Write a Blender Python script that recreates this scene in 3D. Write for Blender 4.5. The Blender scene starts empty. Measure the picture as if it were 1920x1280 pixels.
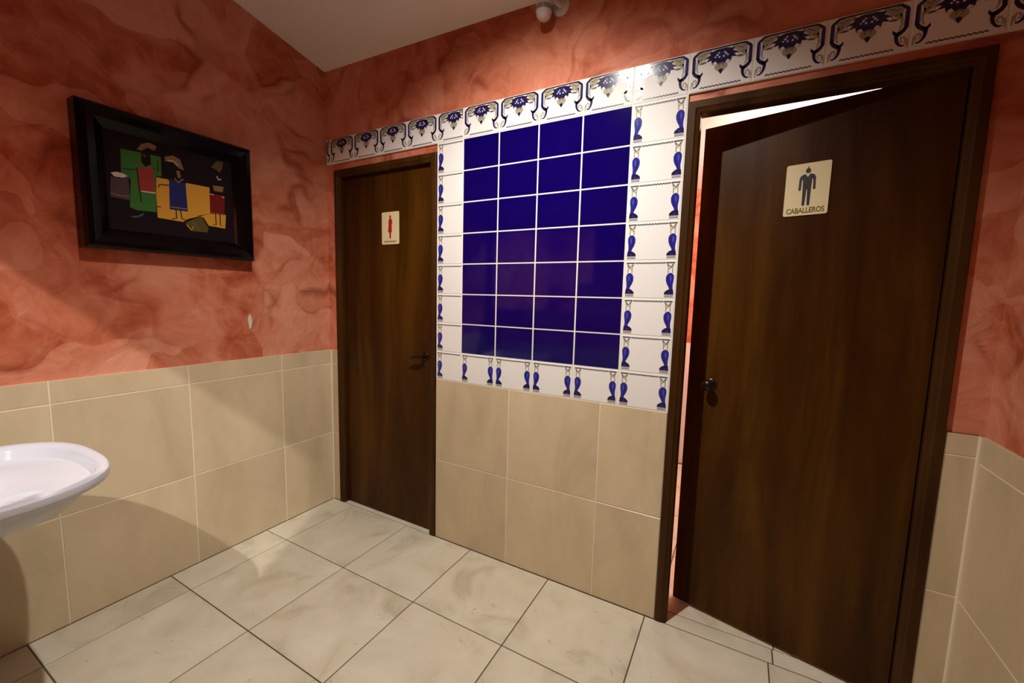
import bpy, bmesh, math, random
from mathutils import Matrix, Vector

random.seed(7)
scene = bpy.context.scene
COL = scene.collection
PI = math.pi

# ------------------------------------------------------------------ camera
CAM = Vector((2.2427, -1.7194, 1.3340))
R_ = Vector((0.87469, 0.48405, 0.02472))
U_ = Vector((-0.07301, 0.08116, 0.99402))
F_ = Vector((-0.47915, 0.87127, -0.10633))
cd = bpy.data.cameras.new('camera')
cam = bpy.data.objects.new('camera', cd)
COL.objects.link(cam)
m = Matrix((R_, U_, -F_)).transposed().to_4x4()
m.translation = CAM
cam.matrix_world = m
cd.sensor_width = 36.0
cd.lens = 36.0 * 778.07 / 1920.0
cd.clip_start = 0.02
scene.camera = cam

# ------------------------------------------------------------------ world, view
w = bpy.data.worlds.new('world')
scene.world = w
w.use_nodes = True
w.node_tree.nodes['Background'].inputs[0].default_value = (0.9, 0.85, 0.8, 1)
w.node_tree.nodes['Background'].inputs[1].default_value = 0.02
vs = scene.view_settings
vs.view_transform = 'Standard'
vs.look = 'None'
vs.gamma = 1.0
vs.use_curve_mapping = False
vs.exposure = 0.12
scene.cycles.max_bounces = 6
scene.cycles.diffuse_bounces = 4
scene.cycles.glossy_bounces = 2

# key lamp positions (metres); the lamps themselves are built further down
LAMP_A = Vector((1.56, -1.03, 2.755))
ADDED_LAMP = Vector((1.56, -2.67, 2.755))  # added lamp at the mirror image of the lobby lamp
POWER_A = 178.0
ADDED_LAMP_POWER = 265.0

# ------------------------------------------------------------------ sizes
ROOM_X = 2.89            # right wall tile face
FRONT_Y = -1.85          # wall behind the camera
CEIL0, CEILX, CEILY = 2.628, -0.022, -0.20
def ceil_z(x, y): return CEIL0 + CEILX * x + CEILY * y
GRID_X = 1.0008          # left edge of the blue panel
MOD_X, MOD_Z = 0.2025, 0.15006
TOP_Z = 2.0919           # top of blue panel, bottom of frieze
D1 = (0.065, 0.836, 2.053)     # door 1: outer frame x0, x1, top
D2 = (2.016, 2.812, 2.062)     # door 2

# ------------------------------------------------------------------ material helpers
def mat(name):
    mt = bpy.data.materials.new(name)
    mt.use_nodes = True
    nt = mt.node_tree
    return mt, nt, nt.nodes['Principled BSDF']

def N(nt, typ, **kw):
    n = nt.nodes.new(typ)
    for k, v in kw.items():
        if k.startswith('i_'):
            key = k[2:]
            key = int(key) if key.isdigit() else key.replace('_', ' ')
            n.inputs[key].default_value = v
        else:
            setattr(n, k, v)
    return n

def ramp(nt, stops, interp='LINEAR'):
    r = nt.nodes.new('ShaderNodeValToRGB')
    r.color_ramp.interpolation = interp
    e = r.color_ramp.elements
    while len(e) > 1:
        e.remove(e[-1])
    e[0].position, e[0].color = stops[0][0], (*stops[0][1], 1)
    for p, c in stops[1:]:
        x = e.new(p)
        x.color = (*c, 1)
    return r

def plain(name, col, rough=0.5, metal=0.0, spec=0.5, emit=None, es=0):
    mt, nt, b = mat(name)
    b.inputs['Base Color'].default_value = (*col, 1)
    b.inputs['Roughness'].default_value = rough
    b.inputs['Metallic'].default_value = metal
    b.inputs['Specular IOR Level'].default_value = spec
    if emit:
        b.inputs['Emission Color'].default_value = (*emit, 1)
        b.inputs['Emission Strength'].default_value = es
    return mt

def bump(nt, b, height, strength, dist=0.01, normal=None):
    bp = N(nt, 'ShaderNodeBump', i_Strength=strength, i_Distance=dist)
    nt.links.new(height, bp.inputs['Height'])
    if normal is not None:
        nt.links.new(normal, bp.inputs['Normal'])
    nt.links.new(bp.outputs[0], b.inputs['Normal'])
    return bp.outputs[0]

def plaster(name):
    mt, nt, b = mat(name)
    L = nt.links.new
    geo = N(nt, 'ShaderNodeNewGeometry')
    # warp coordinates so the trowel strokes bend
    nz = N(nt, 'ShaderNodeTexNoise', i_Scale=2.6, i_Detail=2.0, i_Roughness=0.55)
    L(geo.outputs['Position'], nz.inputs['Vector'])
    sub = N(nt, 'ShaderNodeVectorMath', operation='SUBTRACT')
    L(nz.outputs['Color'], sub.inputs[0]); sub.inputs[1].default_value = (.5, .5, .5)
    scl = N(nt, 'ShaderNodeVectorMath', operation='SCALE'); scl.inputs['Scale'].default_value = 0.55
    L(sub.outputs[0], scl.inputs[0])
    add = N(nt, 'ShaderNodeVectorMath', operation='ADD')
    L(geo.outputs['Position'], add.inputs[0]); L(scl.outputs[0], add.inputs[1])
    mp = N(nt, 'ShaderNodeMapping'); mp.inputs['Rotation'].default_value = (0.55, 0.35, 0.2)
    mp.inputs['Scale'].default_value = (1.0, 0.75, 1.35)
    L(add.outputs[0], mp.inputs['Vector'])
    vo = N(nt, 'ShaderNodeTexVoronoi', feature='F1', i_Scale=3.3)
    L(mp.outputs[0], vo.inputs['Vector'])
    vo2 = N(nt, 'ShaderNodeTexVoronoi', feature='F1', i_Scale=9.0)
    L(mp.outputs[0], vo2.inputs['Vector'])
    sepc = N(nt, 'ShaderNodeSeparateColor'); L(vo.outputs['Color'], sepc.inputs[0])
    sepd = N(nt, 'ShaderNodeSeparateColor'); L(vo2.outputs['Color'], sepd.inputs[0])
    n1 = N(nt, 'ShaderNodeTexNoise', i_Scale=1.7, i_Detail=4.0, i_Roughness=0.62, i_Distortion=0.9)
    L(add.outputs[0], n1.inputs['Vector'])
    n2 = N(nt, 'ShaderNodeTexNoise', i_Scale=7.0, i_Detail=3.0, i_Roughness=0.6, i_Distortion=1.4)
    L(geo.outputs['Position'], n2.inputs['Vector'])
    def mul(a, k):
        x = N(nt, 'ShaderNodeMath', operation='MULTIPLY'); L(a, x.inputs[0]); x.inputs[1].default_value = k
        return x.outputs[0]
    def plus(a, c):
        x = N(nt, 'ShaderNodeMath', operation='ADD'); L(a, x.inputs[0]); L(c, x.inputs[1])
        return x.outputs[0]
    v = plus(plus(mul(sepc.outputs[0], 0.17), mul(n1.outputs['Fac'], 0.74)), plus(mul(n2.outputs['Fac'], 0.24), mul(sepd.outputs[1], 0.06)))
    rp = ramp(nt, [(0.38, (0.28, 0.044, 0.013)), (0.48, (0.44, 0.100, 0.040)), (0.58, (0.57, 0.180, 0.095)), (0.74, (0.69, 0.290, 0.185))])
    L(v, rp.inputs[0])
    # broken dark rust lines where one trowel stroke ends over another
    ve = N(nt, 'ShaderNodeTexVoronoi', feature='DISTANCE_TO_EDGE', i_Scale=3.3)
    L(mp.outputs[0], ve.inputs['Vector'])
    re = ramp(nt, [(0.0, (1, 1, 1)), (0.10, (0, 0, 0))]); L(ve.outputs['Distance'], re.inputs[0])
    rm = ramp(nt, [(0.50, (0, 0, 0)), (0.62, (1, 1, 1))]); L(nz.outputs['Fac'], rm.inputs[0])
    st = N(nt, 'ShaderNodeMath', operation='MULTIPLY'); L(re.outputs[0], st.inputs[0]); L(rm.outputs[0], st.inputs[1])
    sk = N(nt, 'ShaderNodeMath', operation='MULTIPLY'); L(st.outputs[0], sk.inputs[0]); sk.inputs[1].default_value = 0.72
    mxs = N(nt, 'ShaderNodeMix', data_type='RGBA'); mxs.inputs['B'].default_value = (0.24, 0.034, 0.010, 1)
    L(sk.outputs[0], mxs.inputs['Factor']); L(rp.outputs[0], mxs.inputs['A'])
    L(mxs.outputs['Result'], b.inputs['Base Color'])
    b.inputs['Roughness'].default_value = 0.62
    b.inputs['Specular IOR Level'].default_value = 0.3
    h = plus(mul(sepc.outputs[1], 0.30), mul(n2.outputs['Fac'], 0.9))
    h2 = N(nt, 'ShaderNodeMath', operation='MULTIPLY_ADD'); L(st.outputs[0], h2.inputs[0]); h2.inputs[1].default_value = -0.35; L(h, h2.inputs[2])
    bump(nt, b, h2.outputs[0], 0.45, 0.022)
    return mt

def cloudy_tile(name, c1, c2, c3, scale, stretch, rough, streak=0.0, spec=0.5, bstr=0.05):
    mt, nt, b = mat(name)
    L = nt.links.new
    geo = N(nt, 'ShaderNodeNewGeometry')
    oi = N(nt, 'ShaderNodeObjectInfo')
    off = N(nt, 'ShaderNodeMath', operation='MULTIPLY'); off.inputs[1].default_value = 13.0
    L(oi.outputs['Random'], off.inputs[0])
    cb = N(nt, 'ShaderNodeCombineXYZ')
    for i in range(3): L(off.outputs[0], cb.inputs[i])
    add = N(nt, 'ShaderNodeVectorMath', operation='ADD')
    L(geo.outputs['Position'], add.inputs[0]); L(cb.outputs[0], add.inputs[1])
    mp = N(nt, 'ShaderNodeMapping'); mp.inputs['Scale'].default_value = stretch
    L(add.outputs[0], mp.inputs['Vector'])
    n1 = N(nt, 'ShaderNodeTexNoise', i_Scale=scale, i_Detail=6.0, i_Roughness=0.62, i_Distortion=0.6)
    L(mp.outputs[0], n1.inputs['Vector'])
    rp = ramp(nt, [(0.28, c1), (0.50, c2), (0.74, c3)])
    L(n1.outputs['Fac'], rp.inputs[0])
    # slight per-tile tint
    hs = N(nt, 'ShaderNodeHueSaturation')
    vr = N(nt, 'ShaderNodeMapRange'); vr.inputs['To Min'].default_value = 0.955; vr.inputs['To Max'].default_value = 1.035
    L(oi.outputs['Random'], vr.inputs['Value']); L(vr.outputs[0], hs.inputs['Value'])
    L(rp.outputs[0], hs.inputs['Color'])
    L(hs.outputs[0], b.inputs['Base Color'])
    b.inputs['Roughness'].default_value = rough
    b.inputs['Specular IOR Level'].default_value = spec
    n2 = N(nt, 'ShaderNodeTexNoise', i_Scale=60.0, i_Detail=3.0)
    L(mp.outputs[0], n2.inputs['Vector'])
    bump(nt, b, n2.outputs['Fac'], bstr, 0.002)
    return mt

def floor_mat():
    mt, nt, b = mat('cream_floor_tile')
    L = nt.links.new
    geo = N(nt, 'ShaderNodeNewGeometry'); oi = N(nt, 'ShaderNodeObjectInfo')
    off = N(nt, 'ShaderNodeMath', operation='MULTIPLY'); off.inputs[1].default_value = 17.0
    L(oi.outputs['Random'], off.inputs[0])
    cb = N(nt, 'ShaderNodeCombineXYZ')
    for i in range(3): L(off.outputs[0], cb.inputs[i])
    add = N(nt, 'ShaderNodeVectorMath', operation='ADD')
    L(geo.outputs['Position'], add.inputs[0]); L(cb.outputs[0], add.inputs[1])
    n1 = N(nt, 'ShaderNodeTexNoise', i_Scale=4.0, i_Detail=7.0, i_Roughness=0.6, i_Distortion=0.8)
    L(add.outputs[0], n1.inputs['Vector'])
    rp = ramp(nt, [(0.30, (0.47, 0.40, 0.29)), (0.46, (0.61, 0.55, 0.42)), (0.70, (0.69, 0.635, 0.51))])
    L(n1.outputs['Fac'], rp.inputs[0])
    # sparse brown-grey flecks and veins of the marbled print
    n2 = N(nt, 'ShaderNodeTexNoise', i_Scale=11.0, i_Detail=5.0, i_Roughness=0.7, i_Distortion=2.2)
    L(add.outputs[0], n2.inputs['Vector'])
    r2 = ramp(nt, [(0.30, (1, 1, 1)), (0.36, (0, 0, 0))])
    L(n2.outputs['Fac'], r2.inputs[0])
    fk = N(nt, 'ShaderNodeMath', operation='MULTIPLY'); fk.inputs[1].default_value = 0.55
    L(r2.outputs[0], fk.inputs[0])
    mx = N(nt, 'ShaderNodeMix', data_type='RGBA'); mx.inputs['B'].default_value = (0.30, 0.25, 0.18, 1)
    L(fk.outputs[0], mx.inputs['Factor']); L(rp.outputs[0], mx.inputs['A'])
    L(mx.outputs['Result'], b.inputs['Base Color'])
    b.inputs['Roughness'].default_value = 0.38
    b.inputs['Specular IOR Level'].default_value = 0.4
    n3 = N(nt, 'ShaderNodeTexNoise', i_Scale=25.0, i_Detail=3.0)
    L(add.outputs[0], n3.inputs['Vector'])
    bump(nt, b, n3.outputs['Fac'], 0.06, 0.003)
    return mt

def wood(name, dark, mid, light, rough):
    mt, nt, b = mat(name)
    L = nt.links.new
    tc = N(nt, 'ShaderNodeTexCoord')
    mp = N(nt, 'ShaderNodeMapping'); mp.inputs['Scale'].default_value = (4.5, 4.5, 0.6)
    L(tc.outputs['Object'], mp.inputs['Vector'])
    n1 = N(nt, 'ShaderNodeTexNoise', i_Scale=1.6, i_Detail=6.0, i_Roughness=0.6, i_Distortion=0.5)
    L(mp.outputs[0], n1.inputs['Vector'])
    mp2 = N(nt, 'ShaderNodeMapping'); mp2.inputs['Scale'].default_value = (120.0, 120.0, 2.5)
    L(tc.outputs['Object'], mp2.inputs['Vector'])
    n2 = N(nt, 'ShaderNodeTexNoise', i_Scale=1.0, i_Detail=3.0)
    L(mp2.outputs[0], n2.inputs['Vector'])
    mm = N(nt, 'ShaderNodeMath', operation='MULTIPLY'); mm.inputs[1].default_value = 0.10
    L(n2.outputs['Fac'], mm.inputs[0])
    ad = N(nt, 'ShaderNodeMath', operation='ADD'); L(n1.outputs['Fac'], ad.inputs[0]); L(mm.outputs[0], ad.inputs[1])
    rp = ramp(nt, [(0.34, dark), (0.55, mid), (0.76, light)])
    L(ad.outputs[0], rp.inputs[0]); L(rp.outputs[0], b.inputs['Base Color'])
    b.inputs['Roughness'].default_value = rough
    b.inputs['Specular IOR Level'].default_value = 0.13
    bump(nt, b, n2.outputs['Fac'], 0.08, 0.002)
    return mt

M = {}
M['plaster'] = plaster('terracotta_plaster')
M['ceiling'] = cloudy_tile('ceiling_paint', (0.82, 0.79, 0.74), (0.85, 0.82, 0.77), (0.87, 0.84, 0.79), 2.0, (1, 1, 1), 0.8, spec=0.2, bstr=0.2)
M['beige'] = cloudy_tile('beige_wall_tile', (0.52, 0.415, 0.265), (0.61, 0.485, 0.315), (0.68, 0.55, 0.37), 3.2, (1.6, 1.6, 0.55), 0.32)
M['floor_tile'] = floor_mat()
M['floor_grout'] = plain('dark_floor_grout', (0.10, 0.075, 0.05), 0.9)
M['cream_grout'] = plain('cream_grout', (0.82, 0.73, 0.57), 0.8)
M['white_grout'] = plain('white_grout', (0.78, 0.74, 0.68), 0.75)
M['blue'] = plain('cobalt_glaze', (0.0028, 0.0004, 0.085), 0.07)
M['white_glaze'] = plain('white_glaze', (0.80, 0.78, 0.75), 0.045)
M['ink_blue'] = plain('blue_print', (0.022, 0.022, 0.26), 0.15)
M['ink_navy'] = plain('navy_print', (0.016, 0.010, 0.060), 0.15)
M['ink_mid'] = plain('dark_blue_print', (0.022, 0.020, 0.13), 0.15)
M['ink_light'] = plain('light_blue_print', (0.06, 0.085, 0.42), 0.15)
M['ink_tan'] = plain('tan_print', (0.36, 0.325, 0.22), 0.15)
M['ink_grey'] = plain('slate_print', (0.11, 0.11, 0.12), 0.15)
M['wood'] = wood('varnished_dark_wood', (0.024, 0.0060, 0.0005), (0.048, 0.0160, 0.0012), (0.084, 0.0325, 0.0030), 0.34)
M['frame_wood'] = wood('frame_dark_wood', (0.026, 0.0085, 0.0016), (0.050, 0.0195, 0.0040), (0.080, 0.036, 0.009), 0.38)
M['black_lacquer'] = plain('black_lacquer', (0.003, 0.0015, 0.002), 0.14, spec=0.16)
M['ceramic'] = plain('white_ceramic', (0.61, 0.63, 0.70), 0.08)
M['chrome'] = plain('chrome', (0.75, 0.75, 0.76), 0.12, 1.0)
M['dark_metal'] = plain('dark_bronze', (0.035, 0.022, 0.014), 0.28, 0.8)
M['sign'] = plain('cream_sign_plastic', (0.72, 0.62, 0.36), 0.35)
M['ink_black'] = plain('black_print', (0.012, 0.010, 0.010), 0.4)
M['ink_red'] = plain('red_print', (0.42, 0.012, 0.010), 0.4)
M['ink_olive'] = plain('olive_print', (0.16, 0.10, 0.02), 0.4)
M['plastic'] = plain('white_plastic', (0.62, 0.58, 0.54), 0.4)
M['plastic_grey'] = plain('grey_plastic', (0.22, 0.19, 0.17), 0.4)
M['caulk'] = plain('white_caulk', (0.80, 0.77, 0.68), 0.45)
M['glow'] = plain('lamp_glass', (0.9, 0.9, 0.9), 0.3, emit=(1.0, 0.86, 0.66), es=6.0)
M['bare'] = plain('bare_white_plaster', (0.66, 0.60, 0.52), 0.8)
def art(n, c): M['art_' + n] = plain('painted_' + n, c, 0.5, spec=0.12)
art('ground', (0.010, 0.004, 0.006)); art('green', (0.045, 0.165, 0.030)); art('red', (0.30, 0.040, 0.028))
art('yellow', (0.62, 0.315, 0.035)); art('blue', (0.018, 0.022, 0.13)); art('maroon', (0.16, 0.010, 0.010))
art('tan', (0.24, 0.135, 0.06)); art('white', (0.62, 0.56, 0.47)); art('black', (0.012, 0.006, 0.006))
art('grey', (0.075, 0.052, 0.055)); art('teal', (0.06, 0.11, 0.11)); art('olive', (0.10, 0.075, 0.022))

# ------------------------------------------------------------------ mesh helpers
def mesh_obj(name, verts, faces, mats, fmat=None, parent=None, smooth=False, matrix=None):
    me = bpy.data.meshes.new(name)
    me.from_pydata([tuple(v) for v in verts], [], faces)
    for k in mats:
        me.materials.append(M[k])
    if fmat:
        for p, i in zip(me.polygons, fmat):
            p.material_index = i
    if smooth:
        for p in me.polygons: p.use_smooth = True
    me.update()
    o = bpy.data.objects.new(name, me)
    COL.objects.link(o)
    if parent: o.parent = parent
    if matrix is not None: o.matrix_local = matrix
    return o

def link(name, me, parent=None, matrix=None):
    o = bpy.data.objects.new(name, me)
    COL.objects.link(o)
    if parent: o.parent = parent
    if matrix is not None: o.matrix_local = matrix
    return o

def empty(name, loc=(0, 0, 0)):
    o = bpy.data.objects.new(name, None)
    o.empty_display_size = 0.1
    o.location = loc
    COL.objects.link(o)
    return o

def tag(o, label, cat=None, kind=None, group=None):
    o['label'] = label
    if cat: o['category'] = cat
    if kind: o['kind'] = kind
    if group: o['group'] = group
    return o

def box_vf(boxes):
    V, Fc = [], []
    for (x0, x1, y0, y1, z0, z1) in boxes:
        b = len(V)
        V += [(x0, y0, z0), (x1, y0, z0), (x1, y1, z0), (x0, y1, z0), (x0, y0, z1), (x1, y0, z1), (x1, y1, z1), (x0, y1, z1)]
        Fc += [tuple(b + i for i in f) for f in ((0, 3, 2, 1), (4, 5, 6, 7), (0, 1, 5, 4), (1, 2, 6, 5), (2, 3, 7, 6), (3, 0, 4, 7))]
    return V, Fc

def box_obj(name, boxes, mk, parent=None, bevel=0.0, matrix=None):
    V, Fc = box_vf(boxes)
    o = mesh_obj(name, V, Fc, [mk], parent=parent, matrix=matrix)
    if bevel:
        bm = bmesh.new(); bm.from_mesh(o.data)
        bmesh.ops.bevel(bm, geom=list(bm.edges), offset=bevel, segments=2, affect='EDGES', profile=0.5)
        bm.to_mesh(o.data); bm.free()
    return o

def loft(name, rings, mk, parent=None, cap0=True, cap1=True, smooth=True, mats=None):
    n = len(rings[0]); V = [p for r in rings for p in r]; Fc = []
    for i in range(len(rings) - 1):
        for j in range(n):
            Fc.append((i * n + j, i * n + (j + 1) % n, (i + 1) * n + (j + 1) % n, (i + 1) * n + j))
    if cap0: Fc.append(tuple(reversed(range(n))))
    if cap1: Fc.append(tuple((len(rings) - 1) * n + j for j in range(n)))
    o = mesh_obj(name, V, Fc, mats or [mk], parent=parent, smooth=smooth)
    if smooth:
        o.data.set_sharp_from_angle(angle=math.radians(50))
    return o

def ring(c, r, axis, n=24, ref=None):
    a = Vector(axis).normalized()
    t = Vector(ref) if ref else (Vector((0, 0, 1)) if abs(a.z) < .9 else Vector((1, 0, 0)))
    u = a.cross(t).normalized(); v = a.cross(u)
    return [Vector(c) + r * (math.cos(2 * PI * k / n) * u + math.sin(2 * PI * k / n) * v) for k in range(n)]

def lathe(name, base, axis, prof, mk, parent=None, n=24):
    """prof: list of (distance along axis, radius)"""
    a = Vector(axis).normalized()
    return loft(name, [ring(Vector(base) + a * d, max(r, 1e-4), a, n) for d, r in prof], mk, parent)

def tube(name, pts, r, mk, parent=None, n=12):
    P = [Vector(p) for p in pts]; rings = []
    for i, p in enumerate(P):
        d = (P[min(i + 1, len(P) - 1)] - P[max(i - 1, 0)]).normalized()
        rr = r[i] if isinstance(r, (list, tuple)) else r
        rings.append(ring(p, rr, d, n, ref=(0.31, 0.17, 0.93)))
    return loft(name, rings, mk, parent)

# tile planes: local x along the wall, local y up, local z out of the wall
def wall_matrix(kind, loc):
    rot = {'back': (PI / 2, 0, 0), 'left': (PI / 2, 0, PI / 2), 'right': (PI / 2, 0, -PI / 2), 'front': (PI / 2, 0, PI), 'floor': (0, 0, 0)}[kind]
    from mathutils import Euler
    mm = Euler(rot).to_matrix().to_4x4(); mm.translation = loc
    return mm

_tc = {}
def tile_mesh(name, wd, ht, th, mk, ch=0.0012):
    """chamfered slab: back at z=-th, face at z=0, from (0,0) to (wd,ht)"""
    key = (name, round(wd, 4), round(ht, 4), round(th, 4), mk)
    if key in _tc: return _tc[key]
    V = [(0, 0, -th), (wd, 0, -th), (wd, ht, -th), (0, ht, -th),
         (0, 0, -ch), (wd, 0, -ch), (wd, ht, -ch), (0, ht, -ch),
         (ch, ch, 0), (wd - ch, ch, 0), (wd - ch, ht - ch, 0), (ch, ht - ch, 0)]
    Fc = []
    for a in (0, 4):
        for i in range(4):
            j = (i + 1) % 4
            Fc.append((a + i, a + j, a + 4 + j, a + 4 + i))
    Fc.append((8, 9, 10, 11))
    me = bpy.data.meshes.new(name)
    me.from_pydata(V, [], Fc)
    me.materials.append(M[mk])
    me.update()
    _tc[key] = me
    return me

# ---- printed tile art: flat polygons lying on the glaze of the same tile mesh
class Print:
    def __init__(s): s.polys = []           # (points, material key, layer)
    def poly(s, pts, mk, layer=1): s.polys.append((list(pts), mk, layer))
    def stroke(s, pts, wd, mk, layer=1):
        P = [Vector((p[0], p[1])) for p in pts]
        W = wd if isinstance(wd, (list, tuple)) else [wd] * len(P)
        Ls, Rs = [], []
        for i, p in enumerate(P):
            d = (P[min(i + 1, len(P) - 1)] - P[max(i - 1, 0)])
            d = d.normalized() if d.length > 0 else Vector((1, 0))
            nrm = Vector((-d.y, d.x)) * W[i] / 2
            Ls.append(p + nrm); Rs.append(p - nrm)
        for i in range(len(P) - 1):
            s.polys.append(([Rs[i], Rs[i + 1], Ls[i + 1], Ls[i]], mk, layer))
    def disc(s, x, y, rx, ry, mk, layer=1, n=10):
        s.poly([(x + rx * math.cos(2 * PI * k / n), y + ry * math.sin(2 * PI * k / n)) for k in range(n)], mk, layer)

def clip_x(pts, xm, keep_less=True):
    out = []
    for i in range(len(pts)):
        a, b = pts[i], pts[(i + 1) % len(pts)]
        ia = (a[0] <= xm) if keep_less else (a[0] >= xm); ib = (b[0] <= xm) if keep_less else (b[0] >= xm)
        if ia: out.append(a)
        if ia != ib:
            t = (xm - a[0]) / (b[0] - a[0]); out.append((xm, a[1] + t * (b[1] - a[1])))
    return out

def printed_tile(name, wd, ht, th, base_mk, pr, xmax=None):
    W = wd if xmax is None else min(wd, xmax)
    src = tile_mesh(name + '_blank', W, ht, th, base_mk)
    V = [tuple(v.co) for v in src.vertices]; Fc = [tuple(p.vertices) for p in src.polygons]
    keys = [base_mk]; fm = [0] * len(Fc)
    for pts, mk, layer in pr.polys:
        pts = [(p[0], p[1]) for p in pts]
        if xmax is not None: pts = clip_x(pts, W - 0.001)
        if len(pts) < 3: continue
        area = sum(pts[i][0] * pts[(i + 1) % len(pts)][1] - pts[(i + 1) % len(pts)][0] * pts[i][1] for i in range(len(pts)))
        if abs(area) < 1e-9: continue
        if area < 0: pts.reverse()
        b = len(V)
        V += [(x, y, 0.00012 * layer) for x, y in pts]
        Fc.append(tuple(range(b, b + len(pts))))
        if mk not in keys: keys.append(mk)
        fm.append(keys.index(mk))
    me = bpy.data.meshes.new(name)
    me.from_pydata(V, [], Fc)
    for k in keys: me.materials.append(M[k])
    for p, i in zip(me.polygons, fm): p.material_index = i
    me.update()
    return me

GX, GZ = 0.0055, 0.0048               # joint widths of the small glazed tiles
TW, TH = MOD_X - GX, MOD_Z - GZ

def baluster_print():
    pr = Print()
    def bal(mx):
        f = (lambda x: x) if not mx else (lambda x: TW - x)
        S = lambda pts, wd, mk, l=1: pr.stroke([(f(x), y) for x, y in pts], wd, mk, l)
        Pg = lambda pts, mk, l=1: pr.poly([(f(x), y) for x, y in pts], mk, l)
        S([(.006, .1375), (.038, .1375)], .0060, 'ink_grey')
        S([(.010, .136), (.014, .118), (.013, .098)], .0044, 'ink_tan')
        S([(.034, .136), (.029, .118), (.029, .098)], .0044, 'ink_tan')
        S([(.012, .131), (.022, .120), (.031, .131)], .0042, 'ink_grey')
        S([(.015, .122), (.027, .112)], .0040, 'ink_tan')
        S([(.019, .098), (.0195, .094), (.020, .089), (.0215, .080), (.0215, .068), (.020, .056), (.0175, .046), (.0155, .036), (.0150, .026)],
          [.008, .019, .026, .0300, .0285, .0225, .0160, .0135, .0170], 'ink_blue')
        S([(.0190, .088), (.0185, .078), (.0190, .066)], [.003, .0065, .003], 'ink_light', 3)
        S([(.0265, .086), (.0275, .074), (.0240, .058), (.0195, .042)], [.002, .003, .003, .002], 'ink_navy', 2)
        Pg([(.0050, .0145), (.0405, .0145), (.0390, .0240), (.0300, .0320), (.0200, .0360), (.0070, .0330)], 'ink_navy', 2)
        Pg([(.0150, .018), (.0270, .018), (.0240, .0245), (.0170, .0255)], 'ink_blue', 3)
        Pg([(.0060, .0045), (.0390, .0045), (.0390, .0125), (.0060, .0125)], 'ink_grey', 1)
        Pg([(.0060, .0078), (.0390, .0078), (.0390, .0095), (.0060, .0095)], 'white_glaze', 2)
    bal(False); bal(True)
    n = 22
    pr.stroke([(.040 + (TW - .080) * k / n, .1370 + (.0016 if k % 2 else -.0016)) for k in range(n + 1)], .0052, 'ink_grey')
    return pr

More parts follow.
